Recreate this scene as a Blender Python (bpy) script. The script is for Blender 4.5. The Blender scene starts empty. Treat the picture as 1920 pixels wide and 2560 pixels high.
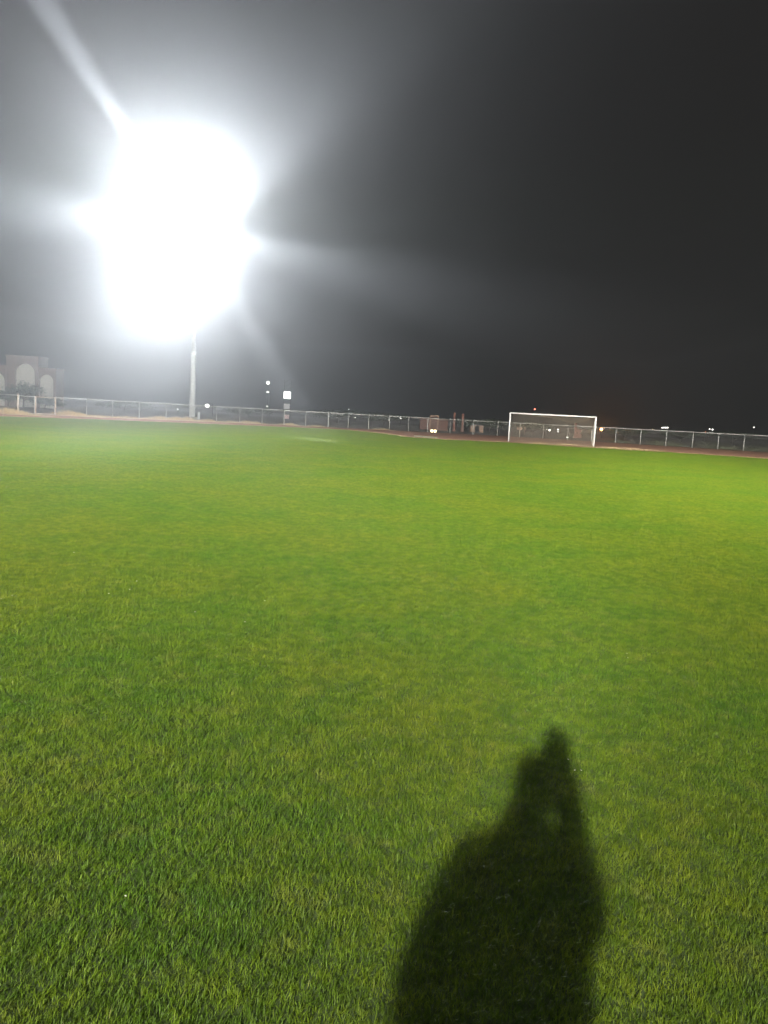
import bpy, bmesh, math, random
import numpy as np
from mathutils import Vector, Matrix, Quaternion
random.seed(7); rng = np.random.default_rng(7)
R = math.radians
S = bpy.context.scene
COL = S.collection

# ------------------------------------------------------------------ camera
CAM_H = 1.45; FPX = 1921.0; PITCH = R(6.95); ROLL = R(3.07)
cd = bpy.data.cameras.new('camera'); cam = bpy.data.objects.new('camera', cd); COL.objects.link(cam)
cd.sensor_fit = 'VERTICAL'; cd.sensor_height = 24; cd.lens = 24*FPX/2560
cd.clip_start = 0.02; cd.clip_end = 3000
CM = (Matrix.Rotation(math.pi/2-PITCH, 4, 'X') @ Matrix.Rotation(ROLL, 4, 'Z'))
cam.matrix_world = Matrix.Translation((0, 0, CAM_H)) @ CM
S.camera = cam
R3 = CM.to_3x3(); R3i = R3.transposed(); C0 = Vector((0, 0, CAM_H))

def gnd(px, py, z=0.0):
    d = R3 @ Vector(((px-960)/FPX, -(py-1280)/FPX, -1)); t = (z-CAM_H)/d.z
    return C0+d*t
def proj(p):
    c = R3i @ (Vector(p)-C0); return (960+FPX*c.x/-c.z, 1280-FPX*c.y/-c.z)
def at(px, Y, z=0.0):
    a = proj((-10, Y, z))[0]; b = proj((10, Y, z))[0]
    return Vector((-10+20*(px-a)/(b-a), Y, z))
def pt(px, py, Y):
    d = R3 @ Vector(((px-960)/FPX, -(py-1280)/FPX, -1)); return C0+d*(Y/d.y)

# ------------------------------------------------------------------ night sky, exposure
W = bpy.data.worlds.new('World'); S.world = W; W.use_nodes = True
nt = W.node_tree; bg = nt.nodes['Background']
tc = nt.nodes.new('ShaderNodeTexCoord'); sx = nt.nodes.new('ShaderNodeSeparateXYZ'); cr = nt.nodes.new('ShaderNodeValToRGB')
nt.links.new(tc.outputs['Generated'], sx.inputs[0]); nt.links.new(sx.outputs['Z'], cr.inputs[0]); nt.links.new(cr.outputs[0], bg.inputs[0])
cr.color_ramp.elements[0].color = (.0016, .0015, .0009, 1); cr.color_ramp.elements[1].color = (.0040, .0024, .0024, 1)
bg.inputs[1].default_value = 1.0
S.view_settings.view_transform = 'Standard'; S.view_settings.look = 'None'
S.view_settings.exposure = 0; S.view_settings.gamma = 1
S.cycles.use_denoising = True
S.cycles.volume_bounces = 0; S.cycles.max_bounces = 6; S.cycles.transparent_max_bounces = 24
S.cycles.sample_clamp_indirect = 4

# ------------------------------------------------------------------ helpers
def tag(o, label=None, cat=None, group=None, kind=None):
    if label: o['label'] = label
    if cat: o['category'] = cat
    if group: o['group'] = group
    if kind: o['kind'] = kind
    return o
def empty(name, loc, label, cat, group=None, rz=0):
    o = bpy.data.objects.new(name, None); COL.objects.link(o); o.location = loc; o.rotation_euler = (0, 0, rz)
    return tag(o, label, cat, group)
def link(name, bm, mat, parent=None, smooth=False):
    me = bpy.data.meshes.new(name); bm.to_mesh(me); bm.free()
    if smooth:
        for p in me.polygons: p.use_smooth = True
    o = bpy.data.objects.new(name, me); COL.objects.link(o); me.materials.append(mat)
    if parent: o.parent = parent
    return o
def box(bm, c, s, rz=0, bev=0):
    t = bmesh.new(); bmesh.ops.create_cube(t, size=1)
    bmesh.ops.scale(t, vec=s, verts=t.verts)
    if bev: bmesh.ops.bevel(t, geom=t.edges[:], offset=bev, segments=2, affect='EDGES')
    bmesh.ops.rotate(t, matrix=Matrix.Rotation(rz, 3, 'Z'), verts=t.verts)
    bmesh.ops.translate(t, vec=c, verts=t.verts)
    merge(bm, t)
def merge(bm, t):
    m = {v: bm.verts.new(v.co) for v in t.verts}
    for f in t.faces: bm.faces.new([m[v] for v in f.verts])
    t.free()
def tube(bm, a, b, r0, r1=None, n=8, cap=True):
    a = Vector(a); b = Vector(b); r1 = r0 if r1 is None else r1
    d = (b-a).normalized(); u = d.orthogonal().normalized(); v = d.cross(u)
    A = [bm.verts.new(a+(u*math.cos(2*math.pi*i/n)+v*math.sin(2*math.pi*i/n))*r0) for i in range(n)]
    B = [bm.verts.new(b+(u*math.cos(2*math.pi*i/n)+v*math.sin(2*math.pi*i/n))*r1) for i in range(n)]
    for i in range(n): bm.faces.new((A[i], A[(i+1) % n], B[(i+1) % n], B[i]))
    if cap and n > 2: bm.faces.new(A[::-1]); bm.faces.new(B)
def ball(bm, c, s, seg=12):
    t = bmesh.new(); bmesh.ops.create_uvsphere(t, u_segments=seg, v_segments=max(6, seg//2+2), radius=1)
    bmesh.ops.scale(t, vec=s if hasattr(s, '__len__') else (s, s, s), verts=t.verts)
    bmesh.ops.translate(t, vec=c, verts=t.verts); merge(bm, t)
def B(): return bmesh.new()

def mat(name, col, rough=.7, metal=0, var=.25, scale=3.0, spec=.3, col2=None, bump=0, emis=None, es=0):
    m = bpy.data.materials.new(name); m.use_nodes = True; n = m.node_tree; p = n.nodes['Principled BSDF']
    geo = n.nodes.new('ShaderNodeNewGeometry'); no = n.nodes.new('ShaderNodeTexNoise'); ra = n.nodes.new('ShaderNodeValToRGB')
    n.links.new(geo.outputs['Position'], no.inputs['Vector']); no.inputs['Scale'].default_value = scale; no.inputs['Detail'].default_value = 6
    n.links.new(no.outputs[0], ra.inputs[0]); n.links.new(ra.outputs[0], p.inputs['Base Color'])
    ra.color_ramp.elements[0].position = .3; ra.color_ramp.elements[1].position = .7
    c2 = col2 or tuple(c*(1-var) for c in col)
    ra.color_ramp.elements[0].color = (*c2, 1); ra.color_ramp.elements[1].color = (*col, 1)
    p.inputs['Roughness'].default_value = rough; p.inputs['Metallic'].default_value = metal
    p.inputs['Specular IOR Level'].default_value = spec
    if bump:
        bu = n.nodes.new('ShaderNodeBump'); bu.inputs['Strength'].default_value = bump; n.links.new(no.outputs[0], bu.inputs['Height']); n.links.new(bu.outputs[0], p.inputs['Normal'])
    if emis:
        p.inputs['Emission Color'].default_value = (*emis, 1); p.inputs['Emission Strength'].default_value = es
    return m
M = dict(
    galv=mat('galvanised_steel', (.47, .47, .45), .5, 0, .3, 8),
    gate=mat('weathered_gate_paint', (.62, .56, .48), .6, 0, .35, 6, col2=(.36, .24, .17)),
    mast=mat('mast_steel', (.46, .47, .44), .5, 0, .2, 2),
    lampbody=mat('floodlight_casting', (.18, .18, .19), .5, .5),
    white=mat('white_goal_paint', (.66, .66, .63), .4, 0, .08, 12),
    net=mat('net_cord', (.55, .47, .36), .8, 0, .2),
    wire=mat('fence_wire', (.34, .34, .32), .5, .3),
    wall=mat('rendered_wall', (.34, .25, .21), .9, 0, .25, .8),
    arch=mat('pale_arch_render', (.86, .82, .72), .9, 0, .08, .8),
    brick=mat('red_brown_wall', (.17, .075, .05), .9, 0, .4, 2.5),
    rpost=mat('red_oxide_post', (.22, .085, .055), .7, 0, .3, 4),
    tan=mat('tan_panel', (.40, .25, .17), .8, 0, .4, 2.5),
    dark=mat('dark_paint', (.03, .03, .032), .6),
    foliage=mat('dark_foliage', (.045, .075, .025), .7, 0, .5, 6),
    foliage2=mat('olive_foliage', (.11, .12, .05), .7, 0, .5, 6),
    bark=mat('bark', (.12, .09, .06), .9, 0, .4, 12, bump=.4),
    straw=mat('dry_straw', (.52, .38, .20), .8, 0, .35, 6),
    skin=mat('skin', (.42, .26, .18), .5, 0, .1, 20), cloth=mat('dark_jacket_cloth', (.03, .035, .05), .9, 0, .3, 30),
    jeans=mat('blue_denim', (.05, .07, .12), .9, 0, .3, 40), hair=mat('black_hair', (.015, .012, .01), .5, 0, .4, 60),
    shoe=mat('grey_shoe', (.2, .2, .2), .6), phone=mat('black_phone_glass', (.01, .01, .012), .15, 0, .1),
    conc=mat('pale_concrete', (.2, .18, .13), .9, 0, .3, 3), grey=mat('grey_cabinet_paint', (.4, .42, .4), .6),
    litter=mat('white_litter', (.5, .5, .42), .5, 0, .1, 40), leaf=mat('dry_leaf', (.5, .36, .12), .7, 0, .3, 40),
)
def glow(name, col, s): return mat(name, (.8, .8, .8), .3, emis=col, es=s)
G = dict(flood=glow('floodlight_glass', (.93, .97, 1), 60), white=glow('white_lamp_glass', (1, .97, .88), 7),
         sign=glow('lit_sign_face', (1, 1, .97), 5), orange=glow('orange_lamp_glass', (1, .30, .06), 2.4), red=glow('red_lamp_glass', (1, .2, .12), 14),
         warm=glow('warm_lamp_glass', (1, .78, .4), 6), dim=glow('dim_sign_face', (.8, .75, .66), .22), dimred=glow('dim_red_sign_face', (1, .42, .36), .25))

# ------------------------------------------------------------------ floodlight masts and their light
def mast(name, base, hgt, label, power, aims, cols=4, rows=3, face=None, rb=.40, color=(.93, .97, 1), lights=6, cone=70, blend=.6, extra=(), soft=.28):
    base = Vector(base); face = Vector(face or (0, 20, 0)); d = face-base; yaw = math.atan2(d.y, d.x)-math.pi/2   # local +y faces the pitch
    root = empty(name, base, label, 'floodlight mast', 'floodlight masts round the pitch', yaw)
    h1 = hgt*.36
    b = B(); tube(b, (0, 0, .25), (0, 0, h1), rb, rb*.86, 16); tube(b, (0, 0, h1), (0, 0, hgt-1.2), rb*.74, rb*.45, 16); link('pole', b, M['mast'], root, True)
    b = B(); tube(b, (0, 0, h1-.25), (0, 0, h1+.25), rb*.95, rb*.95, 16); link('collar', b, M['mast'], root)
    b = B(); box(b, (0, 0, .12), (1.7, 1.7, .26), 0, .03)
    link('footing', b, M['conc'], root)
    b = B()
    w = cols*.95; hh = rows*.95
    for i in range(rows): box(b, (0, .02, hgt-hh/2+i*.95), (w+.1, .10, .10))
    for s in (-1, 0, 1): box(b, (s*w*.42, -.1, hgt-.45), (.10, .10, hh+.5))
    box(b, (0, -.45, hgt-hh/2-.75), (w, .9, .05))
    for s in (-1, 1): tube(b, (s*w/2, -.85, hgt-hh/2-.7), (s*w/2, -.85, hgt-hh/2+.4), .025)
    tube(b, (-w/2, -.85, hgt-hh/2+.4), (w/2, -.85, hgt-hh/2+.4), .025)
    link('head_frame', b, M['mast'], root)
    k = 0; spots = []
    for i in range(rows):
        for j in range(cols):
            x = (j-(cols-1)/2)*.95; z = hgt-hh/2+i*.95
            t = bmesh.new(); box(t, (0, 0, 0), (.66, .30, .60), 0, .06); 
            for q in range(-2, 3): box(t, (q*.12, -.2, 0), (.02, .12, .46))
            box(t, (-.36, -.02, -.05), (.03, .06, .5)); box(t, (.36, -.02, -.05), (.03, .06, .5))
            tilt = R(-22)
            bmesh.ops.rotate(t, matrix=Matrix.Rotation(tilt, 3, 'X'), verts=t.verts)
            bmesh.ops.translate(t, vec=(x, .38, z), verts=t.verts)
            fl = link('floodlight', t, M['lampbody'], root)
            t = bmesh.new(); box(t, (0, .165, 0), (.58, .02, .52), 0, .008)
            bmesh.ops.rotate(t, matrix=Matrix.Rotation(tilt, 3, 'X'), verts=t.verts)
            bmesh.ops.translate(t, vec=(x, .38, z), verts=t.verts); link('lens', t, G['flood'], fl)
            spots.append((x, .75, z))
    step = max(1, len(spots)//lights); mw = Matrix.Translation(base) @ Matrix.Rotation(yaw, 4, 'Z')
    use = spots[::step][:lights]
    for k, s in enumerate(use):
        L = bpy.data.lights.new('floodlight_beam', 'SPOT'); L.energy = power/len(use); L.color = color
        L.shadow_soft_size = soft
        a = aims[k % len(aims)]; L.spot_size = R(a[3] if len(a) > 3 else cone); L.spot_blend = blend
        lo = bpy.data.objects.new('floodlight_beam', L); COL.objects.link(lo); lo.parent = root; lo.location = s
        wp = mw @ Vector(s); q = (Vector(a[:3])-wp).to_track_quat('-Z', 'Y')
        lo.rotation_mode = 'QUATERNION'; lo.rotation_quaternion = (mw.to_quaternion().inverted() @ q)
    for k, (tg, cn, bl, pw) in enumerate(extra):        # added spots for flare streaks, veil and distant brightness, not lamps of the head
        L = bpy.data.lights.new('added_beam', 'SPOT'); L.energy = pw; L.color = color; L.shadow_soft_size = max(.15, soft if soft > .3 else .15); L.spot_size = R(cn); L.spot_blend = bl
        lo = bpy.data.objects.new('added_beam', L); COL.objects.link(lo); lo.parent = root; s = spots[(k*5+1) % len(spots)]; lo.location = s
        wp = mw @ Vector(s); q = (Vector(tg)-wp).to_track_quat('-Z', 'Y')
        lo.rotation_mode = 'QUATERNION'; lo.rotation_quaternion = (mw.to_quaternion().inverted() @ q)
    return root
FB = at(480, 107)
PF, PR, PS = .62e5, 1.85e5, .7e5
mast('floodlight_mast', FB, 24.7, 'tall grey floodlight mast with glaring white lamps, standing behind the chain link fence', PF,
     [(0, 0, 0), (-35, 25, 0), (-8, 45, 0), (10, 30, 0), (-25, 55, 0), (0, 15, 0)], cols=4, rows=3, face=(-6, 0, 0), cone=80,
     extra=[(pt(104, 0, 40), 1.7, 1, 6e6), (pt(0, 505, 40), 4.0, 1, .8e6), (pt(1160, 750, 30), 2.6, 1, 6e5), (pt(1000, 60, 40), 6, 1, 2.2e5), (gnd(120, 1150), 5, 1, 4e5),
            ((-20, 0, 68), 72, 1, .36e6), ((8, 0, 64), 60, 1, .34e6), ((-9, 4, -3), 14, 1, 3.0e5), (gnd(790, 1100), 2.5, 1, .6e6)])  # added beams drawing flare streaks and a glare veil in the haze
REAR = Vector((-14.6, -58.5, 0))
mast('floodlight_mast', REAR, 26.9, 'grey floodlight mast behind the photographer whose lamps cast the long shadow', PR,
     [(2, 6, 0), (4, 40, 0), (0, 20, 0), (-10, 60, 0), (14, 55, 0), (8, 70, 0)], cols=3, rows=3, face=(0, 10, 0), cone=62,
     extra=[((5, 53, 0), 25, 1, 1.9e6), ((-22, 53, 0), 24, 1, 1.8e6), ((30, 48, 0), 23, 1, 1.9e6), ((-68, 140, 6), 9, 1, 8.5e5)], color=(1, .98, .9), soft=.55)  # extra beams added to brighten the far turf and the arched building
mast('floodlight_mast', (-68, 44, 0), 25, 'added grey floodlight mast on the left-hand side of the pitch, unseen, outside the gate', PS,
     [(-12, 62, 0), (-4, 40, 0), (4, 66, 0), (-25, 50, 0)], face=(0, 50, 0), cone=44, blend=1,
     extra=[((2, 6, 36), 34, 1, 3.2e6)])  # unseen mast added to light the far turf; overhead beam veils the haze
mast('floodlight_mast', (66, 40, 0), 25, 'added grey floodlight mast on the right-hand side of the pitch, unseen, beyond the goal', PS,
     [(12, 62, 0), (2, 45, 0), (-10, 70, 0), (25, 58, 0)], face=(0, 50, 0), cone=44, blend=1)  # added mast out of view that lifts the far turf

# ------------------------------------------------------------------ haze volume added to carry the floodlight glare
HB = B(); x0, x1, y0, y1, z0, z1 = -130, 110, -75, 330, -1.0, 30
box(HB, ((x0+x1)/2, (y0+y1)/2, (z0+z1)/2), (x1-x0, y1-y0, z1-z0))
hm = bpy.data.materials.new('glare_haze'); hm.use_nodes = True; n = hm.node_tree; n.nodes.remove(n.nodes['Principled BSDF'])
pv = n.nodes.new('ShaderNodeVolumePrincipled'); pv.inputs['Color'].default_value = (.93, .96, 1, 1)
pv.inputs['Density'].default_value = .0025; pv.inputs['Anisotropy'].default_value = .81
n.links.new(pv.outputs[0], n.nodes['Material Output'].inputs['Volume'])
hz = link('haze', HB, hm); tag(hz, 'thin haze added to carry the glare round the floodlight', None, None, 'stuff')

# ------------------------------------------------------------------ ground, track, pitch
def sheet(name, pts, z, m, kind='structure', label=None):
    b = B(); vs = [b.verts.new((p[0], p[1], z)) for p in pts]; b.faces.new(vs)
    bmesh.ops.recalc_face_normals(b, faces=b.faces)
    if b.faces[:][0].normal.z < 0: bmesh.ops.reverse_faces(b, faces=b.faces)
    return tag(link(name, b, m), label, None, None, kind)
sheet('ground', [(-900, -300), (900, -300), (900, 1500), (-900, 1500)], -.012, mat('dark_dry_soil', (.13, .10, .07), .95, 0, .4, .6, col2=(.07, .065, .04), bump=.3))

def lerp_tab(tab, x):
    return float(np.interp(x, [t[0] for t in tab], [t[1] for t in tab]))
hpx = [(-60, 51), (45, 47), (140, 44), (345, 40.3), (540, 38), (765, 36), (1020, 35), (1250, 34.3), (1356, 34.5), (1537, 36.7), (1730, 38.6), (1858, 39.8), (2100, 43.5)]
FH = 1.75
def fence_pt(px):
    D = FPX*FH/lerp_tab(hpx, px); return at(px, D*1.0)
fpx = list(range(-240, 2300, 20))
fline = [fence_pt(p) for p in fpx]
edge_px = [(-60, 1039), (0, 1041), (240, 1048.5), (480, 1058), (764, 1069.5), (870, 1075), (960, 1084), (1020, 1093), (1120, 1099), (1220, 1104), (1271, 1106), (1370, 1112.5), (1470, 1119), (1560, 1124), (1740, 1135), (1920, 1147), (2050, 1156)]
edge = [gnd(*e) for e in edge_px]
edge = [Vector((-62, 34, 0)), Vector((-46, 47, 0))]+edge+[Vector((46, 42, 0))]
# running track: reddish dirt between the turf and the fence
far = [p+Vector((0, .8, 0)) for p in fline]
trk = [(-70, 20)]+[(p.x, p.y) for p in far if p.x > -75 and p.x < 70]+[(70, 20), (46, 20)]+[(p.x, p.y-.4) for p in edge[::-1]]+[(-62, 20)]
m_track = mat('red_brown_track_dirt', (.36, .17, .085), .95, 0, .35, .7, col2=(.23, .105, .06), bump=.2)
sheet('running_track', trk, -.006, m_track)

# turf soil
def turf_mat(name, blade):
    m = bpy.data.materials.new(name); m.use_nodes = True; n = m.node_tree; N = n.nodes; Lk = n.links; p = N['Principled BSDF']
    geo = N.new('ShaderNodeNewGeometry')
    def noise(sc, det=3):
        t = N.new('ShaderNodeTexNoise'); t.inputs['Scale'].default_value = sc; t.inputs['Detail'].default_value = det; Lk.new(geo.outputs['Position'], t.inputs['Vector']); return t.outputs[0]
    def ramp(src, stops):
        r = N.new('ShaderNodeValToRGB'); Lk.new(src, r.inputs[0]); e = r.color_ramp.elements
        while len(e) < len(stops): e.new(.5)
        for q, (pp, c) in zip(e, stops): q.position = pp; q.color = (*c, 1)
        return r.outputs[0]
    def mix(a, b, f):
        x = N.new('ShaderNodeMix'); x.data_type = 'RGBA'
        for s, v in ((0, f), (6, a), (7, b)):
            if hasattr(v, 'node'): Lk.new(v, x.inputs[s])
            else: x.inputs[s].default_value = v if s == 0 else (*v, 1)
        return x.outputs[2]
    big = ramp(noise(.42, 4), [(.40, (0, 0, 0)), (.60, (1, 1, 1))]); med = ramp(noise(2.2, 4), [(.35, (0, 0, 0)), (.65, (1, 1, 1))])
    if blade:
        at_ = N.new('ShaderNodeAttribute'); at_.attribute_name = 'tone'
        c1 = mix((.078, .165, .007), (.178, .195, .008), big)
        c2 = mix((.068, .145, .007), (.205, .235, .013), med)
        c = mix(c1, c2, .45)
        c = mix(c, ramp(at_.outputs['Fac'], [(0, (.038, .11, .008)), (.5, (.09, .185, .014)), (.975, (.19, .24, .02)), (.985, (.30, .27, .09)), (1, (.36, .32, .16))]), .36)
        c = mix(c, (.025, .075, .008), ramp(noise(11, 5), [(.44, (.42, .42, .42)), (.55, (0, 0, 0))]))
        c = mix(c, (.26, .25, .05), ramp(noise(6.3, 5), [(.56, (0, 0, 0)), (.68, (.26, .26, .26))]))
        Lk.new(c, p.inputs['Base Color']); p.inputs['Roughness'].default_value = .5; p.inputs['Specular IOR Level'].default_value = .2
        tr = N.new('ShaderNodeBsdfTranslucent'); Lk.new(c, tr.inputs[0]); ms = N.new('ShaderNodeMixShader'); ms.inputs[0].default_value = .38
        Lk.new(p.outputs[0], ms.inputs[1]); Lk.new(tr.outputs[0], ms.inputs[2]); Lk.new(ms.outputs[0], N['Material Output'].inputs[0])
    else:
        c = mix((.03, .055, .008), (.06, .085, .016), noise(30, 5)); Lk.new(c, p.inputs['Base Color']); p.inputs['Roughness'].default_value = .95
    return m
turf_poly = [(-62, -62), (46, -62)]+[(p.x, p.y) for p in edge[::-1]]
sheet('turf_soil', turf_poly, 0.0, turf_mat('turf_thatch', False))

# mown grass: three one-metre patches of blades, repeated over the pitch by the object's own geometry nodes
def blades(nb, off_x, var):
    bx = rng.uniform(-.5, .5, nb); by = rng.uniform(-.5, .5, nb)
    # loose tufts: density modulation
    hgt = rng.gamma(8, .0019, nb)
    f = np.zeros(nb)
    for _ in range(26):                                   # periodic tufts and hollows
        kx, ky = rng.integers(-30, 31, 2); f += np.cos(2*math.pi*(kx*bx+ky*by)+rng.uniform(0, 6.28))
    f = f/3.6
    hgt = (hgt*np.clip(1+.38*f, .25, 2)).clip(.005, .034)
    yaw = rng.normal(0.9, 1.5, nb); lean = rng.uniform(.15, 1.15, nb)*hgt
    wid = rng.uniform(.00055, .0011, nb)
    dx = np.cos(yaw); dy = np.sin(yaw); tw = yaw+math.pi/2+rng.normal(0, .5, nb); px = np.cos(tw); py = np.sin(tw)
    vs = []
    for t, wf in ((0, 1), (.4, 1.05), (.75, .8)):
        q = t**1.9; z = hgt*(t-.22*t*t)
        for s in (-1, 1):
            vs.append(np.stack([bx+dx*lean*q+px*wid*wf*s, by+dy*lean*q+py*wid*wf*s, z], 1))
    vs.append(np.stack([bx+dx*lean, by+dy*lean, hgt*.78], 1))
    V = np.stack(vs, 1).reshape(-1, 3)
    base = np.arange(nb)[:, None]*7
    quads = np.concatenate([base+np.array([0, 1, 3, 2]), base+np.array([2, 3, 5, 4])], 1).reshape(-1, 4)
    tris = (base+np.array([4, 5, 6]))
    tone = (rng.uniform(0, 1, nb)*.85+.15*np.clip(.5+.5*f, 0, 1)); tone = np.where(rng.uniform(0, 1, nb) > .988, .99, tone*.95)
    return V, quads, tris, np.repeat(tone, 7)
VS, QS, TS, TN, VR = [], [], [], [], []; off = 0
for v in range(3):
    V, q, t, tn = blades(44000, 0, v)
    VS.append(V); QS.append(q+off); TS.append(t+off); TN.append(tn); VR.append(np.full(len(V), float(v+1))); off += len(V)
# patch positions
epoly = [(p[0], p[1]) for p in turf_poly]
def inside(x, y):
    c = False; n = len(epoly); j = n-1
    for i in range(n):
        xi, yi = epoly[i]; xj, yj = epoly[j]
        if (yi > y) != (yj > y) and x < (xj-xi)*(y-yi)/(yj-yi)+xi: c = not c
        j = i
    return c
PP = []
for iy in range(-3, 92):
    for ix in range(-55, 46):
        x, y = ix+.5, iy+.5
        if abs(x) > 5+.62*max(y, 0): continue
        if inside(x, y) and inside(x, y+.45): PP.append((x, y, 0.0))
PP = np.array(PP); npnt = len(PP)
V = np.concatenate(VS+[PP]); q = np.concatenate(QS); t = np.concatenate(TS)
me = bpy.data.meshes.new('mown_grass'); me.vertices.add(len(V)); me.vertices.foreach_set('co', V.astype(np.float32).ravel())
nl = len(q)*4+len(t)*3; me.loops.add(nl); me.loops.foreach_set('vertex_index', np.concatenate([q.ravel(), t.ravel()]).astype(np.int32))
me.polygons.add(len(q)+len(t)); me.polygons.foreach_set('loop_start', np.concatenate([np.arange(len(q))*4, len(q)*4+np.arange(len(t))*3]).astype(np.int32))
def attr(n_, dt, dom, arr):
    a = me.attributes.new(n_, dt, dom); a.data.foreach_set('value', arr)
me.update(calc_edges=True)
attr('tone', 'FLOAT', 'POINT', np.concatenate(TN+[np.zeros(npnt)]).astype(np.float32))
attr('variant', 'FLOAT', 'POINT', np.concatenate(VR+[np.zeros(npnt)]).astype(np.float32))
grass = bpy.data.objects.new('mown_grass', me); COL.objects.link(grass); me.materials.append(turf_mat('grass_blades', True))
tag(grass, 'short mown green grass covering the whole pitch', 'grass', None, 'stuff')
ng = bpy.data.node_groups.new('spread_turf', 'GeometryNodeTree')
ng.interface.new_socket('Geometry', in_out='INPUT', socket_type='NodeSocketGeometry'); ng.interface.new_socket('Geometry', in_out='OUTPUT', socket_type='NodeSocketGeometry')
N = ng.nodes; Lk = ng.links; gi = N.new('NodeGroupInput'); go = N.new('NodeGroupOutput')
na = N.new('GeometryNodeInputNamedAttribute'); na.data_type = 'FLOAT'; na.inputs['Name'].default_value = 'variant'
def cmp_(val):
    c = N.new('FunctionNodeCompare'); c.data_type = 'FLOAT'; c.operation = 'EQUAL'; c.inputs['B'].default_value = val; c.inputs['Epsilon'].default_value = .1
    Lk.new(na.outputs[0], c.inputs['A']); return c.outputs[0]
def sep(geo_, sel):
    s = N.new('GeometryNodeSeparateGeometry'); s.domain = 'POINT'; Lk.new(geo_, s.inputs[0]); Lk.new(sel, s.inputs[1]); return s.outputs[0]
pts_ = N.new('GeometryNodeMeshToPoints'); Lk.new(sep(gi.outputs[0], cmp_(0)), pts_.inputs[0])
gtoi = N.new('GeometryNodeGeometryToInstance')
for v in (3, 2, 1): Lk.new(sep(gi.outputs[0], cmp_(v)), gtoi.inputs[0])
iop = N.new('GeometryNodeInstanceOnPoints'); Lk.new(pts_.outputs[0], iop.inputs['Points']); Lk.new(gtoi.outputs[0], iop.inputs['Instance']); iop.inputs['Pick Instance'].default_value = True
ri = N.new('FunctionNodeRandomValue'); ri.data_type = 'INT'; ri.inputs[4].default_value = 0; ri.inputs[5].default_value = 2; Lk.new(ri.outputs[2], iop.inputs['Instance Index'])
r2 = N.new('FunctionNodeRandomValue'); r2.data_type = 'INT'; r2.inputs[4].default_value = 0; r2.inputs[5].default_value = 1; r2.inputs['Seed'].default_value = 5
mu = N.new('ShaderNodeMath'); mu.operation = 'MULTIPLY'; mu.inputs[1].default_value = math.pi; Lk.new(r2.outputs[2], mu.inputs[0])
cx = N.new('ShaderNodeCombineXYZ'); Lk.new(mu.outputs[0], cx.inputs[2])
Lk.new(iop.outputs[0], go.inputs[0])
md = grass.modifiers.new('spread', 'NODES'); md.node_group = ng

# pale dry rim where the turf ends
b = B(); rv = random.Random(3)
for i in range(2, len(edge)-2):
    a, c = edge[i], edge[i+1]; nseg = int((c-a).length/.05)
    for k in range(nseg):
        p = a.lerp(c, k/nseg)+Vector((rv.gauss(0, .05), rv.gauss(.15, .16), 0))
        h = rv.uniform(.03, .09); l = Vector((rv.gauss(0, .03), rv.gauss(0, .03), h)); w = rv.uniform(.006, .014)
        v = [b.verts.new(p+Vector((-w, 0, 0))), b.verts.new(p+Vector((w, 0, 0))), b.verts.new(p+l)]; b.faces.new(v)
tag(link('dry_grass_rim', b, M['straw']), 'strip of dead straw-coloured grass along the far edge of the turf', 'dry grass', None, 'stuff')
# the one clean kerb slab edge at the pitch corner
k0, k1 = gnd(1038, 1091.5), gnd(1091, 1095.5)
d = k1-k0; b = B(); box(b, (k0+k1)/2+Vector((0, 0, .05)), (d.length, .35, .12), math.atan2(d.y, d.x), .015)
tag(link('kerb_slab', b, M['conc']), 'pale low concrete slab at the far corner of the turf', 'kerb')

# ------------------------------------------------------------------ goal
gl, gr = gnd(1271, 1103.5), gnd(1470, 1117.5); gw = 7.32; gyaw = R(-11)
goal = empty('football_goal', gl, 'white full-size football goal with a sagging net at the far edge of the turf', 'football goal', rz=gyaw)
GH = 2.5; r = .062
for x in (0, gw):
    b = B(); tube(b, (x, 0, 0), (x, 0, GH), r, r, 14); ball(b, (x, 0, GH), r, 12); link('post', b, M['white'], goal, True)
b = B(); tube(b, (0, 0, GH), (gw, 0, GH), r, r, 14); link('crossbar', b, M['white'], goal, True)
for x in (.05, gw-.05):
    b = B(); tube(b, (x, 0, GH-.05), (x, .6, GH-.12), .02); tube(b, (x, .6, GH-.12), (x, 1.4, .03), .015); link('net_support', b, M['galv'], goal)
def netgrid(f, nu, nv, rad=.0045):
    P = [[Vector(f(i/nu, j/nv)) for j in range(nv+1)] for i in range(nu+1)]
    for i in range(nu+1):
        for j in range(nv+1):
            if i < nu: tube(b, P[i][j], P[i+1][j], rad, rad, 3, False)
            if j < nv: tube(b, P[i][j], P[i][j+1], rad, rad, 3, False)
b = B()
sag = lambda u: .34*math.sin(math.pi*min(1, max(0, (u-.55)/.4)))**1.0*(1 if u > .55 else 0)+.07*math.sin(math.pi*u)
netgrid(lambda u, v: (u*gw, .06+v*.54, GH-.02-.12*v-sag(u)*(.35+.65*v)), 60, 7)
netgrid(lambda u, v: (u*gw, .6+.8*v+.12*math.sin(v*3.1), (GH-.14-sag(u))*(1-v)+.02), 60, 20)
for s in (0, 1): netgrid(lambda u, v: (s*gw, .03+u*(.57+.8*v), (GH-.1)*(1-v)+.02), 12, 20)
link('net', b, M['net'], goal)

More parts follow.
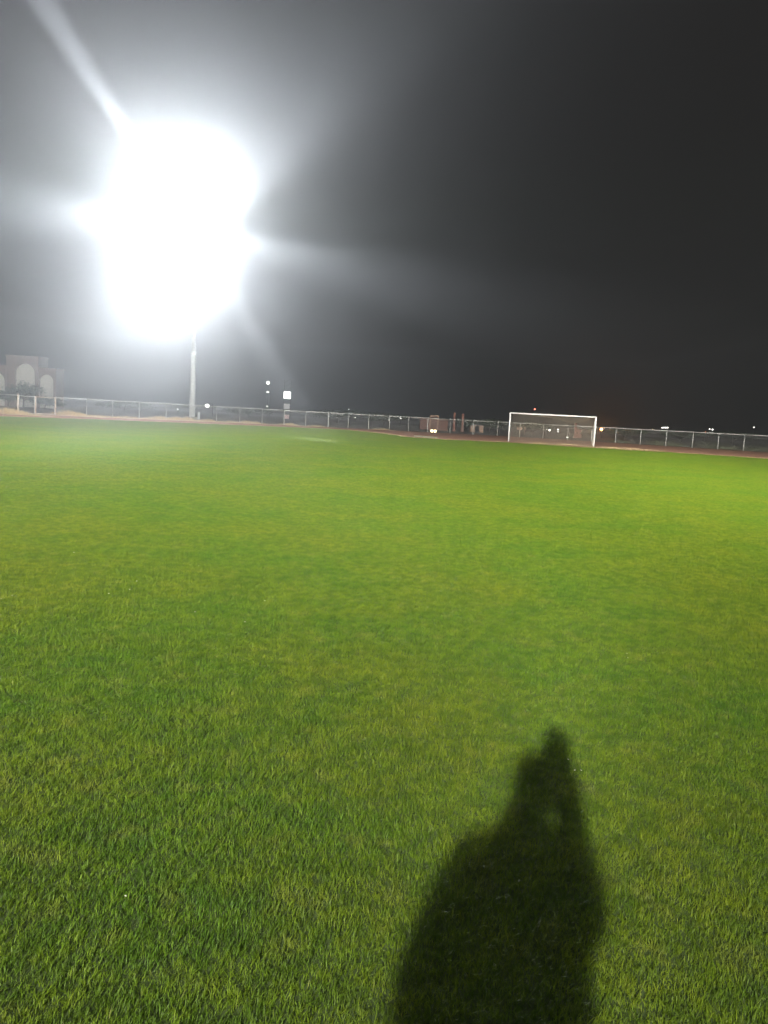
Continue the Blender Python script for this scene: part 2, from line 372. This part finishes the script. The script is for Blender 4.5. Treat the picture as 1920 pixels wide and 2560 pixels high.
# ------------------------------------------------------------------ perimeter fence
def chain(b, a, c, h, n_per=.11):
    d = c-a; L = d.length; u = d/L; k = max(1, int(L/n_per)); st = L/k; H = h
    for s in (1, -1):
        i = -int(H/st)-1
        while i*st < L:
            x0_, x1_ = (i*st, i*st+H) ; z0_, z1_ = (0, H) if s > 0 else (H, 0)
            if x1_ > 0:
                def zz(x): return z0_+(z1_-z0_)*(x-x0_)/(x1_-x0_)
                p0 = max(x0_, 0); p1 = min(x1_, L)
                if p1 > p0+.01: tube(b, a+u*p0+Vector((0, 0, .05+zz(p0))), a+u*p1+Vector((0, 0, .05+zz(p1))), .0022, .0022, 3, False)
            i += 1
posts_main = [139, 216, 281, 348, 415, 477, 541, 599, 655, 710, 764, 820, 870, 921, 973, 1020, 1068, 1125, 1182, 1243, 1299, 1357, 1418, 1478, 1538, 1600, 1664, 1730, 1794, 1858, 1924, 1990, 2060]
def fence(pxs, label, end_gate=False):
    P = [fence_pt(p) for p in pxs]
    root = empty('chain_link_fence', P[0], label, 'fence'); o = P[0]
    for i, p in enumerate(P):
        b = B(); q = p-o; big = (i == 0 and not end_gate)
        tube(b, q, q+Vector((0, 0, FH+.02)), .055 if big else .038, n=8); ball(b, q+Vector((0, 0, FH+.03)), .05, 8)
        link('post', b, M['gate'] if (i == 0 and not end_gate) else M['galv'], root, True)
    b = B()
    for i in range(len(P)-1): tube(b, P[i]-o+Vector((0, 0, FH)), P[i+1]-o+Vector((0, 0, FH)), .04, n=8)
    link('top_rail', b, M['galv'], root, True)
    for i in range(len(P)-1):
        b = B(); chain(b, P[i]-o+Vector((0, .04, 0)), P[i+1]-o+Vector((0, .04, 0)), FH-.1); link('wire_mesh', b, M['wire'], root)
    return root
fence(posts_main, 'long chain link fence with grey top rail running right from the gate behind the goal')
fence([-45, -130][::1], 'short chain link fence stretch left of the gate with grey rail')
# gate: two posts at 45/139 and one leaf
g0, g1, g2, gm = fence_pt(45), fence_pt(88), fence_pt(139), fence_pt(-45)
root = empty('fence_side_panel', gm, 'chain link panel with a beige end post just left of the gate', 'fence')
b = B(); tube(b, g0-gm, g0-gm+Vector((0, 0, FH+.1)), .06); ball(b, g0-gm+Vector((0, 0, FH+.1)), .065, 8); link('post', b, M['gate'], root, True)
b = B(); tube(b, Vector((0, 0, FH)), g0-gm+Vector((0, 0, FH)), .04); link('top_rail', b, M['galv'], root, True)
b = B(); chain(b, Vector((0, .04, 0)), g0-gm+Vector((0, .04, 0)), FH-.1); link('wire_mesh', b, M['wire'], root)
def leaf(a, c, label, bottom):
    root = empty('pitch_gate', a, label, 'gate', 'gate leaves in the fence'); d = c-a; u = d.normalized()
    s, e = u*.09, d-u*.09
    b = B()
    tube(b, s+Vector((0, 0, .10)), s+Vector((0, 0, FH-.02)), .045); tube(b, e+Vector((0, 0, .10)), e+Vector((0, 0, FH-.02)), .045)
    tube(b, s+Vector((0, 0, FH-.04)), e+Vector((0, 0, FH-.04)), .045); tube(b, s+Vector((0, 0, .12)), e+Vector((0, 0, .12)), .045 if bottom else .02)
    link('frame', b, M['gate'] if bottom else M['galv'], root, True)
    b = B(); chain(b, s+Vector((0, .05, .06)), e+Vector((0, .05, .06)), FH-.2); link('wire_mesh', b, M['wire'], root)
    b = B(); box(b, e+Vector((0, -.06, .95))-u*.12, (.12, .05, .05)); link('latch', b, M['dark'], root)
leaf(g0, g1, 'left leaf of the fence gate, with a thin dark bottom bar', False)
leaf(g1, g2, 'right leaf of the fence gate, with a pale beige bottom bar', True)
b = B(); tube(b, (0, 0, 0), (0, 0, FH), .06); o = link('gate_post', b, M['gate'], None, True); o.location = g1; tag(o, 'beige middle post between the two gate leaves', 'post')

# ------------------------------------------------------------------ weeds along the fence
def tuft(c, w, h, n, m, label, cat='weed', group=None, name='dry_weed_clump'):
    b = B(); rr = random.Random(int(c.x*100)+n)
    for _ in range(n):
        p = Vector((rr.gauss(0, w*.4), rr.gauss(0, .22), 0)); hh = h*rr.uniform(.35, 1)*max(.25, 1-abs(p.x)/(w*1.1))
        t = p+Vector((rr.gauss(0, .12), rr.gauss(0, .1), hh)); mid = (p+t)/2+Vector((rr.gauss(0, .02), 0, hh*.1)); wd = rr.uniform(.006, .016)
        s = Vector((wd, 0, 0)); A = [b.verts.new(v) for v in (p-s, p+s, mid+s*.8, mid-s*.8, t)]
        b.faces.new(A[:4]); b.faces.new((A[3], A[2], A[4]))
    ball(b, (0, 0, 0), (w*1.25, .8, .035), 16)
    o = link(name, b, m); o.location = c; tag(o, label, cat, group)
def fpt_off(px, dy): p = fence_pt(px); return p+Vector((0, dy, 0))
places = [(12, 3.6, .75, 900, 'wide straw-coloured weed clump at the fence foot, left of the gate'),
          (168, 3.0, .72, 900, 'tall dry weed clump at the fence foot just right of the gate'),
          (195, 2.2, .45, 380, 'low dry weeds left of the second fence post right of the gate'),
          (245, 3.6, .30, 420, 'short sparse dry weeds, second fence bay right of the gate'),
          (318, 3.6, .30, 420, 'short sparse dry weeds in the third fence bay right of the gate'),
          (398, 2.6, .5, 600, 'dry weed clump at the fence foot, second bay left of the mast'),
          (440, 2.6, .5, 600, 'dry weed clump at the fence foot in the bay left of the mast'),
          (466, 1.6, .55, 400, 'pinkish dry weeds directly in front of the mast foot'),
          (520, 2.4, .38, 420, 'dry weeds at the fence foot just right of the mast'),
          (575, 2.6, .28, 260, 'thin dry weeds, second fence bay right of the mast'),
          (618, 2.0, .45, 300, 'pointed dry weed tuft left of the lit sign tower'),
          (640, 2.0, .35, 240, 'small dry weed tuft in the fence bay left of the sign tower'),
          (722, 2.0, .40, 260, 'dry weed tuft below the lit sign tower'),
          (790, 2.4, .22, 200, 'low dry weeds one fence bay right of the sign tower'),
          (955, 2.0, .28, 200, 'low dry weeds in the fence bay left of the brown building')]
for p, w, h, n_, lab in places: tuft(fpt_off(p, .35), w, h, n_, M['straw'], lab, group='dry weeds along the fence')
for p, w, n_, lab in [(1350, 1.5, 260, 'low straw grass clump behind the middle of the goal mouth'), (1420, 1.8, 380, 'low straw grass clump behind the right half of the goal mouth'),
                      (1530, 2.0, 300, 'low straw grass clump on the track edge right of the goal'), (1580, 2.4, 320, 'second straw grass clump right of the goal on the track edge')]:
    tuft(at(p, 66.5 if p < 1480 else 64.5), w, .12, n_, M['straw'], lab, group='straw grass near the goal')
for p, w, h, lab in [(1655, 2.6, .8, 'olive bush beyond the fence below the white bar light'), (1695, 2.4, .55, 'low olive bush right of the white bar light'), (1780, 3.0, 1.0, 'tallest olive bush beyond the fence at the right'),
                     (1830, 3.0, .6, 'low olive bush near the last fence posts on the right'), (1895, 3.6, .7, 'olive bush at the right picture edge beyond the fence'), (1555, 2.2, .5, 'small olive bush beyond the fence right of the orange lamp')]:
    c = fpt_off(p, 1.3); b = B(); rr = random.Random(p)
    for _ in range(900):
        q = Vector((rr.gauss(0, w*.3), rr.gauss(0, .5), 0)); q.z = abs(rr.gauss(0, h*.5))*max(.2, 1-abs(q.x)/w)+.03
        s = rr.uniform(.02, .05); a = Vector((rr.gauss(0, 1), rr.gauss(0, 1), rr.gauss(0, 1))).normalized()*s; e = a.orthogonal().normalized()*s*.5
        b.faces.new([b.verts.new(q-a), b.verts.new(q+e), b.verts.new(q+a), b.verts.new(q-e)])
    for _ in range(14): tube(b, (rr.gauss(0, w*.12), rr.gauss(0, .15), 0), (rr.gauss(0, w*.3), rr.gauss(0, .3), h*.8), .012, .005, 4)
    o = link('bush', b, M['foliage2']); o.location = c; tag(o, lab, 'bush', 'bushes beyond the fence')

# ------------------------------------------------------------------ trees beyond the fence
def tree(px, Y, h, w, label, kind='crown', n=2600, m='foliage', group='dark trees beyond the fence'):
    c = at(px, Y); rr = random.Random(px*7+int(Y)); root = empty('tree', c, label, 'tree', group)
    b = B(); tube(b, (0, 0, 0), (.1, 0, h*.45), h*.035, h*.022, 8)
    tips = []
    for k in range(9):
        a = k*2.4; st = Vector((.05, 0, h*rr.uniform(.2, .45))); en = Vector((math.cos(a)*w*.36, math.sin(a)*w*.36, h*rr.uniform(.5, .9)))
        tube(b, st, en, h*.014, h*.005, 5); tips.append(en)
    link('trunk', b, M['bark'], root)
    b = B(); tips.append(Vector((0, 0, h*.85))); tips.append(Vector((0, 0, h*.6)))
    for k in range(n):
        t = tips[rr.randrange(len(tips))]; q = t+Vector((rr.gauss(0, w*.13), rr.gauss(0, w*.13), rr.gauss(0, h*.10)))
        if q.z < h*.12: q.z = h*.12+rr.random()*.3
        s = rr.uniform(.06, .16); a = Vector((rr.gauss(0, 1), rr.gauss(0, 1), rr.gauss(0, .6))).normalized()*s; e = a.orthogonal().normalized()*s*.5
        b.faces.new([b.verts.new(q-a), b.verts.new(q+e), b.verts.new(q+a), b.verts.new(q-e)])
    link('crown', b, M[m], root)
for a in [(58, 128, 4.3, 5.2, 'bushy dark tree in front of the tall central arch of the pale building'), (20, 124, 2.4, 3.6, 'low dark shrub tree at the left foot of the pale arched building'),
          (112, 120, 1.7, 4.4, 'low dark tree in front of the right arch of the pale building'), (845, 150, 2.6, 9, 'low wide dark tree halfway between sign tower and brown building'),
          (958, 150, 2.4, 8, 'dark round tree left of the brown building'), (1158, 128, 1.9, 3.0, 'dark rounded bush tree below the shorter red column'), (1222, 135, 2.2, 4.2, 'dark tree just left of the goal'),
          (1330, 140, 2.0, 6, 'low dark tree seen through the goal net'), (1560, 140, 1.9, 7, 'low dark tree right of the orange lamp'), (1700, 150, 2.0, 8, 'low dark tree under the white bar light'), (1830, 150, 2.3, 9, 'wide dark tree near the right picture edge'),
          (620, 150, 1.9, 8, 'low dark tree below the two white tower lights'), (310, 150, 1.9, 9, 'low dark tree between the gate and the mast')]: tree(*a)

# ------------------------------------------------------------------ arched building at the far left
Yb = 140.0; bl = at(-60, Yb)
def px_w(a, c, Y): return (at(c, Y)-at(a, Y)).x
arch_b = empty('arched_building', at(55, Yb), 'pale building with tall rounded arches and stepped walls at the far left', 'building')
def arch_wall(xa, xb, top, oa, ob, atop, rec, depth=4.0):
    """wall block with an arched recess; pixels in the photograph"""
    o = at(55, Yb).x; X0, X1 = at(xa, Yb).x-o, at(xb, Yb).x-o; A0, A1 = at(oa, Yb).x-o, at(ob, Yb).x-o
    H = pt(xa, top, Yb).z; ah = pt(oa, atop, Yb).z; r_ = (A1-A0)/2; cxx = (A0+A1)/2; spring = ah-r_
    b = B(); n_ = 16
    arc = [Vector((cxx-r_*math.cos(math.pi*i/n_), 0, spring+r_*math.sin(math.pi*i/n_))) for i in range(n_+1)]
    ring = [Vector((A0, 0, 0))]+arc+[Vector((A1, 0, 0))]
    # front face with opening as strips
    def quad(p, q, r2_, s): b.faces.new([b.verts.new(v) for v in (p, q, r2_, s)])
    quad(Vector((X0, 0, 0)), Vector((A0, 0, 0)), Vector((A0, 0, H)), Vector((X0, 0, H)))
    quad(Vector((A1, 0, 0)), Vector((X1, 0, 0)), Vector((X1, 0, H)), Vector((A1, 0, H)))
    for i in range(n_): quad(arc[i], arc[i+1], Vector((arc[i+1].x, 0, H)), Vector((arc[i].x, 0, H)))
    for i in range(len(ring)-1): quad(ring[i], ring[i+1], ring[i+1]+Vector((0, rec, 0)), ring[i]+Vector((0, rec, 0)))
    quad(Vector((X0, 0, 0)), Vector((X0, 0, H)), Vector((X0, depth, H)), Vector((X0, depth, 0))); quad(Vector((X1, 0, 0)), Vector((X1, depth, 0)), Vector((X1, depth, H)), Vector((X1, 0, H)))
    quad(Vector((X0, 0, H)), Vector((X1, 0, H)), Vector((X1, depth, H)), Vector((X0, depth, H))); quad(Vector((X0, depth, 0)), Vector((X0, depth, H)), Vector((X1, depth, H)), Vector((X1, depth, 0)))
    bmesh.ops.remove_doubles(b, verts=b.verts, dist=.001); w_ = link('wall', b, M['wall'], arch_b)
    b = B(); box(b, ((X0+X1)/2, depth/2, H+.12), (X1-X0+.25, depth+.25, .22)); link('coping', b, M['wall'], w_)
    b = B(); vs = [b.verts.new(v+Vector((0, rec-.01, 0))) for v in ring]; b.faces.new(vs); link('arch_panel', b, M['arch'], arch_b)
arch_wall(16, 96, 890, 38, 87, 907, .5)
arch_wall(97, 140, 922, 98.5, 133, 935, .4, 3.4)
arch_wall(-70, 15, 911, -30, 12, 929, .4, 3.4)

# ------------------------------------------------------------------ sign tower, brown building, columns, lit panel
Yt = 190.0
c = at(716, Yt); tw = empty('sign_tower', c, 'dark sign tower carrying one brightly lit white square panel', 'sign tower')
def zt(px, py, Y): return pt(px, py, Y).z
b = B()
for s in (-1, 1): tube(b, (s*.8, .3, 0), (s*.8, .3, zt(716, 950, Yt)), .08)
for k in range(9): tube(b, (-.8, .3, k*1.1), (.8, .3, k*1.1+1), .04, n=5)
link('frame', b, M['dark'], tw)
b = B(); box(b, (0, 0, zt(716, 988, Yt)), (1.65, .3, 1.65), 0, .05); link('lit_panel', b, G['sign'], tw)
b = B(); box(b, (-.05, 0, zt(716, 1016, Yt)), (1.45, .25, 1.3), 0, .04); link('dim_panel', b, G['dim'], tw)
b = B(); box(b, (.0, 0, zt(716, 1042, Yt)), (1.2, .25, 1.0), 0, .04); link('red_panel', b, G['dimred'], tw)

Yr = 125.0; c = at(1084, Yr); bb = empty('brown_building', c, 'low dim red-brown building with a framed doorway behind the fence', 'building')
b = B(); w0 = px_w(1050, 1119, Yr); box(b, ((at(1050, Yr).x+at(1119, Yr).x)/2-c.x, 2.2, zt(1100, 1052, Yr)/2), (w0, 4, zt(1100, 1050, Yr))); link('wall', b, M['brick'], bb)
b = B(); h = zt(1084, 1040, Yr); box(b, (-.62, .1, h/2), (.2, .3, h)); box(b, (.62, .1, h/2), (.2, .3, h)); box(b, (0, .1, h), (1.44, .32, .2)); f = link('door_frame', b, M['tan'], bb)
b = B()
for k in range(9): box(b, (0, .12, .2+k*h/9.3), (1.04, .05, .05))
for k in range(4): box(b, (-.39+k*.26, .13, h/2), (.04, .05, h-.3))
link('door_grille', b, M['rpost'], f)
b = B(); box(b, (0, 2.2, zt(1100, 1050, Yr)+.12), (w0+.4, 4.4, .2)); link('roof', b, M['brick'], bb)
for px, ty, lab in [(1134, 1033, 'taller thin red-brown column right of the brown building'), (1155, 1036, 'shorter thin red-brown column left of the tan panelled kiosk'), (1437, 1059, 'red-brown column seen through the right side of the goal')]:
    c = at(px, 120); h = zt(px, ty, 120); b = B(); box(b, (0, 0, h/2), (.34, .34, h), 0, .03); box(b, (0, 0, h+.05), (.44, .44, .1), 0, .02); box(b, (0, 0, .15), (.5, .5, .3), 0, .03)
    o = link('column', b, M['rpost']); o.location = c; tag(o, lab, 'column', 'red-brown columns beyond the fence')
c = at(1446, 121); b = B(); box(b, (0, 0, .35), (.8, .5, .7), 0, .04); box(b, (0, 0, 1.1), (.75, .45, .5), 0, .04); box(b, (0, .1, .8), (.3, .2, .4))
o = link('meter_box', b, M['rpost']); o.location = c; tag(o, 'red-brown double box beside the column behind the right goal post', 'box')
c = at(1192, 122); kio = empty('kiosk', c, 'small tan panelled kiosk with a dark arched opening behind the fence', 'kiosk')
h = zt(1192, 1063, 122); w0 = px_w(1177, 1209, 122)
b = B()
for k in range(7): box(b, (-w0/2+w0*(k+.5)/7, 0, h/2), (w0/7-.03, .12, h))
box(b, (0, 1.2, h/2-.05), (w0, 2.2, h-.1)); link('wall', b, M['tan'], kio)
b = B(); box(b, (0, -.09, .35), (.7, .04, .7)); tube(b, (0, -.07, .7), (0, -.11, .7), .35, n=20); link('door', b, M['dark'], kio)
b = B(); box(b, (0, 1.0, h+.06), (w0+.3, 2.8, .12)); link('roof', b, M['dark'], kio)
for px, py, wpx, hpx_, lab in [(1298, 1071, 13, 8, 'wide pale plate sign seen through the left part of the goal net'), (1311, 1071, 4, 9, 'narrow pale plate sign just right of the wide one behind the goal net')]:
    c = at(px, 130); z = zt(px, py, 130); sc = 130/FPX; b = B(); box(b, (0, 0, z), (wpx*sc, .06, hpx_*sc), 0, .01); tube(b, (0, .08, 0), (0, .08, z), .04)
    o = link('plate_sign', b, M['tan']); o.location = c; tag(o, lab, 'sign', 'plate signs behind the goal')

# electrical cabinet beside the mast
c = at(497, 103); b = B(); box(b, (0, 0, .45), (.30, .25, .9), 0, .02); box(b, (0, 0, .93), (.36, .31, .05), 0, .01)
o = link('service_cabinet', b, M['grey']); o.location = c; tag(o, 'narrow grey service cabinet standing just right of the mast foot', 'cabinet')

# ------------------------------------------------------------------ distant lamps
def lamp(px, py, Y, rad, g, label, flat=(1, 1, 1), arm=0, pole=True, name='street_lamp', cat='street lamp', pw=0, col=(1, 1, 1)):
    p = pt(px, py, Y); root = empty(name, (p.x, p.y, 0), label, cat, 'distant night lamps')
    b = B(); ph = p.z+rad*flat[2]+.05
    tube(b, (arm, .25, 0), (arm, .25, max(ph, .3)), .06, .045, 8); tube(b, (arm, .25, max(ph, .3)), (0, 0, max(ph, .3)), .035, .03, 6); link('pole', b, M['dark'], root)
    rad *= .8; b = B(); ball(b, (0, 0, p.z), (rad*flat[0], rad*flat[1], rad*flat[2]), 14); link('lamp_head', b, g, root, True)
    if pw:
        L = bpy.data.lights.new('lamp_light', 'POINT'); L.energy = pw; L.color = col; L.shadow_soft_size = .3
        lo = bpy.data.objects.new('lamp_light', L); COL.objects.link(lo); lo.parent = root; lo.location = (0, -rad-.3, p.z)
W_ = G['white']
lamp(670, 957, 190, .42, W_, 'highest bright white lamp, upper of two stacked left of the sign tower', (1, 1, 1.05))
lamp(669.5, 980, 192, .36, W_, 'small flat white lamp, lower of the two stacked left of the sign tower', (1, .6, .5), arm=.6)
lamp(668, 1016, 200, .2, W_, 'tiny white lamp just above the rail left of the sign tower')
lamp(518, 1014.5, 150, .42, W_, 'bright oval lamp sitting on the fence rail line right of the mast', (1.15, 1, .85), arm=1)
lamp(444, 1023.5, 150, .12, W_, 'tiny white lamp behind the fence left of the mast')
lamp(854, 1037, 180, .26, W_, 'small flat lamp on the rail line two bays right of the sign tower', (1.2, .8, .4))
lamp(888, 1044, 180, .09, W_, 'very faint lamp below the rail right of the flat lamp')
lamp(872, 1023, 200, .10, W_, 'very faint lamp above the rail, between sign tower and brown building')
lamp(1002, 1044.5, 150, .19, W_, 'small round white lamp at the rail left of the brown building')
lamp(1337, 1023, 260, .26, G['red'], 'small red lamp high above the goal crossbar')
lamp(1374, 1075, 150, .22, W_, 'brightest white lamp seen through the goal net')
lamp(1367, 1074.5, 150, .11, W_, 'small white lamp touching the brightest one behind the net')
lamp(1395, 1074, 150, .13, W_, 'upper of two small white lamps right of centre behind the net')
lamp(1395, 1079, 151, .12, W_, 'lower of two small white lamps right of centre behind the net')
lamp(1418.5, 1093.5, 118, .14, W_, 'low white lamp behind the right side of the goal net')
lamp(1503, 1073, 130, .33, G['orange'], 'bright orange sodium lamp just right of the goal', pw=500, col=(1, .38, .1))
for px in (1655.5, 1660, 1664.5, 1669): lamp(px, 1069.3, 220, .26, W_, {1655.5: 'leftmost', 1660: 'second from left', 1664.5: 'third from left', 1669: 'rightmost'}[px]+' lamp of the white four-lamp bar above the right part of the fence', (1, .7, .7))
lamp(1774, 1073, 220, .2, W_, 'left lamp of the pair above the fence near the right edge')
lamp(1781.5, 1074, 220, .24, W_, 'right lamp of the pair above the fence near the right edge')
lamp(1764, 1079.5, 220, .16, G['orange'], 'faint orange lamp on the rail near the right edge')
lamp(1885, 1068.5, 240, .2, W_, 'single small white lamp farthest right in the sky')
lamp(1632, 1073, 230, .10, G['warm'], 'faint lamp on the rail left of the white bar of lights')
for px, lab in ((1079.5, 'left one of two glowing yellowish ground lamps before the brown building'), (1087.5, 'right one of two glowing yellowish ground lamps before the brown building')):
    c = at(px, 99.5); b = B(); tube(b, (0, 0, 0), (0, 0, .08), .16, .14, 12); ball(b, (0, 0, .20), (.19, .16, .12), 12)
    o = link('ground_lamp', b, G['warm'], None, True); o.location = c; tag(o, lab, 'ground lamp', 'ground lamps before the building')

# ------------------------------------------------------------------ tiny white specks on the grass
lit = [(497, 1415), (488, 1530), (272, 1484), (342, 1453), (324, 1474), (185, 1381), (3, 1497), (31, 1488), (612, 1555), (1567, 1634), (1570, 1645), (1420, 1899), (1453, 1926), (1437, 1926), (314, 2240), (662, 1502)]
words = ['upper left', 'left', 'far left', 'middle left', 'left of centre', 'topmost left', 'left edge', 'near the left edge', 'left of centre, near', 'right of centre', 'right of centre, lower', 'by the shadow head, upper', 'by the shadow head, lower right', 'by the shadow head, lower left', 'bottom left', 'centre left']
for (px, py), wd in zip(lit, words):
    p = gnd(px, py, .035); s = max(.004, .0009*(p-C0).length); b = B(); rr = random.Random(px)
    pts = [Vector((s*rr.uniform(.7, 1.3)*math.cos(a), s*.6*rr.uniform(.7, 1.3)*math.sin(a), rr.uniform(-.2, .5)*s)) for a in (0, 1.2, 2.4, 3.6, 4.8)]
    f = b.faces.new([b.verts.new(v) for v in pts]); ex = bmesh.ops.extrude_face_region(b, geom=[f])
    for v in ex['geom']:
        if isinstance(v, bmesh.types.BMVert): v.co.z += .0015
    o = link('speck', b, M['litter']); o.location = p; tag(o, 'tiny white petal lying on the turf, '+wd+' of the photo', 'speck', 'white specks scattered on the turf')

# ------------------------------------------------------------------ the photographer (behind the camera, casts the shadow)
def skin_obj(name, chains, m, parent, sub=2):
    """chains: list of polylines [(co, r)...]; vertices that coincide are shared"""
    bm = B(); key = {}; rad = {}; first = None
    def V_(co, r_):
        k = tuple(round(c_, 4) for c_ in co)
        if k not in key: key[k] = bm.verts.new(co); rad[key[k]] = r_
        return key[k]
    for ch in chains:
        prev = None
        for co, r_ in ch:
            v = V_(co, r_)
            if prev is not None and prev != v and not bm.edges.get((prev, v)): bm.edges.new((prev, v))
            prev = v
    bm.verts.index_update(); rl = [rad[v] for v in bm.verts]
    me = bpy.data.meshes.new(name); bm.to_mesh(me); bm.free()
    o = bpy.data.objects.new(name, me); COL.objects.link(o); me.materials.append(m)
    if parent: o.parent = parent
    md = o.modifiers.new('skin', 'SKIN'); md.use_smooth_shade = True
    for i, r_ in enumerate(rl):
        sv = me.skin_vertices[0].data[i]; sv.radius = r_ if hasattr(r_, '__len__') else (r_, r_); sv.use_root = (i == 0)
    sd = o.modifiers.new('sub', 'SUBSURF'); sd.levels = sub; sd.render_levels = sub
    return o
FOOT = Vector((-.235, -.68, 0))
pr = empty('person', FOOT, 'person in a long dark coat and jeans standing and holding up a phone', 'person'); pr.scale = (1, 1, .955)
pel = ((0, 0, .93), (.155, .11)); che = ((0, 0, 1.22), (.16, .115)); col_ = ((0, 0, 1.42), (.12, .09)); nec = ((0, .01, 1.50), .055); hd = ((0, .03, 1.58), (.072, .085)); ht = ((0, .03, 1.66), (.07, .085))
def arm(s, hand):
    sh = ((s*.17, 0, 1.34), .06); el = ((.225, .22, 1.13) if s > 0 else (-.19, .14, 1.02), .045)
    wr = (hand, .03); return [col_, sh, ((s*.225, .04, 1.25), .052), el, (tuple((Vector(el[0])+Vector(hand))/2), .038), wr]
HR = (.275, .63, 1.445); HL = (.175, .625, 1.405)
body = [[pel, ((0, 0, 1.06), (.13, .1)), che, col_, nec, hd, ht]]
def hand(w, s, fd):
    """palm and five curled fingers; fd = finger direction"""
    w = Vector(w); fd = Vector(fd).normalized(); side = Vector((0, 0, 1)) if abs(fd.z) < .7 else Vector((1, 0, 0)); out = []
    palm = w+fd*.05; 
    bend = Vector((0, 1, 0)).cross(side)*-s if abs(fd.z) < .7 else Vector((-s, 0, 0))
    for k, (o_, l) in enumerate(((-.027, .06), (-.009, .075), (.009, .07), (.026, .055))):
        b0 = palm+side*o_+fd*.03; b1 = b0+fd*l*.45+Vector((0, -.008, 0)); b2 = b1+fd*l*.3+Vector((-s*.014, -.01, 0)); b3 = b2+fd*l*.15+Vector((-s*.016, -.006, 0))
        out.append([(tuple(w), .03), (tuple(palm), (.028, .018)), (tuple(b0), .0095), (tuple(b1), .009), (tuple(b2), .008), (tuple(b3), .0065)])
    t0 = w+fd*.02-side*.025; out.append([(tuple(w), .03), (tuple(t0), .013), (tuple(t0-side*.02+fd*.025), .011), (tuple(t0-side*.022+fd*.05), .009)])
    return out
body += [arm(1, HR), arm(-1, HL)]
body += hand(HR, 1, (-.25, .35, .75)); body += hand(HL, -1, (.45, .45, .55))
for s in (-1, 1):
    body.append([pel, ((s*.095, 0, .84), .085), ((s*.11, .01, .5), .056), ((s*.115, -.015, .3), .052), ((s*.12, -.02, .09), .036), ((s*.125, .06, .05), (.035, .03)), ((s*.13, .14, .035), (.032, .02))])
    body.append([hd, ((s*.078, .02, 1.59), (.012, .02))])
body.append([hd, ((0, .115, 1.575), (.013, .014))])
skin_obj('body', body, M['skin'], pr)
EL = {1: Vector((.225, .22, 1.13)), -1: Vector((-.19, .14, 1.02))}
def sleeve(s, H): return [((0, 0, 1.36), (.16, .11)), ((s*(.17 if s > 0 else .18), 0, 1.36), .085), (tuple(Vector((s*(.18 if s > 0 else .19), 0, 1.36)).lerp(EL[s], .55)+Vector((s*.01, -.01, 0))), .078), (tuple(EL[s]), .068), (tuple(EL[s].lerp(Vector(H), .55)), .055), (tuple(EL[s].lerp(Vector(H), .9)), .045)]
skin_obj('jacket', [[((0, 0, .62), (.29, .19)), ((0, 0, .86), (.27, .18)), ((0, 0, 1.06), (.245, .155)), ((0, 0, 1.22), (.215, .15)), ((0, 0, 1.36), (.16, .11)), ((0, .005, 1.48), (.085, .075))],
                    sleeve(1, HR), sleeve(-1, HL)], M['cloth'], pr)
skin_obj('trousers', [[((0, 0, .95), (.165, .12)), ((s*.10, 0, .82), .105), ((s*.115, .01, .5), .085), ((s*.12, -.01, .3), .078), ((s*.125, -.015, .1), .075)] for s in (-1, 1)], M['jeans'], pr)
b = B(); ball(b, (0, .015, 1.645), (.088, .105, .085), 16); ball(b, (0, -.03, 1.585), (.08, .065, .09), 14); link('hair', b, M['hair'], pr, True)
for s in (-1, 1):
    b = B(); ball(b, (s*.032, .105, 1.60), (.014, .010, .009), 10); link('eye', b, M['white'], pr, True)
    b = B(); ball(b, (s*.128, .05, .045), (.052, .145, .05), 14); box(b, (s*.128, .05, .012), (.1, .29, .024), 0, .01); link('shoe', b, M['shoe'], pr, True)
b = B(); box(b, (0, .112, 1.545), (.045, .012, .01), 0, .004); link('mouth', b, M['skin'], pr)
# the phone: camera looks out of its back
ph = empty('mobile_phone', (0, 0, 0), 'black mobile phone held upright in the hands of the person', 'phone')
ph.matrix_world = Matrix.Translation((0, 0, CAM_H)) @ CM @ Matrix.Translation((-.022, -.062, .012))
b = B(); box(b, (0, 0, 0), (.074, .156, .008), 0, .003); link('case', b, M['phone'], ph)
b = B(); box(b, (0, 0, .0047), (.068, .148, .001)); link('screen', b, M['phone'], ph)
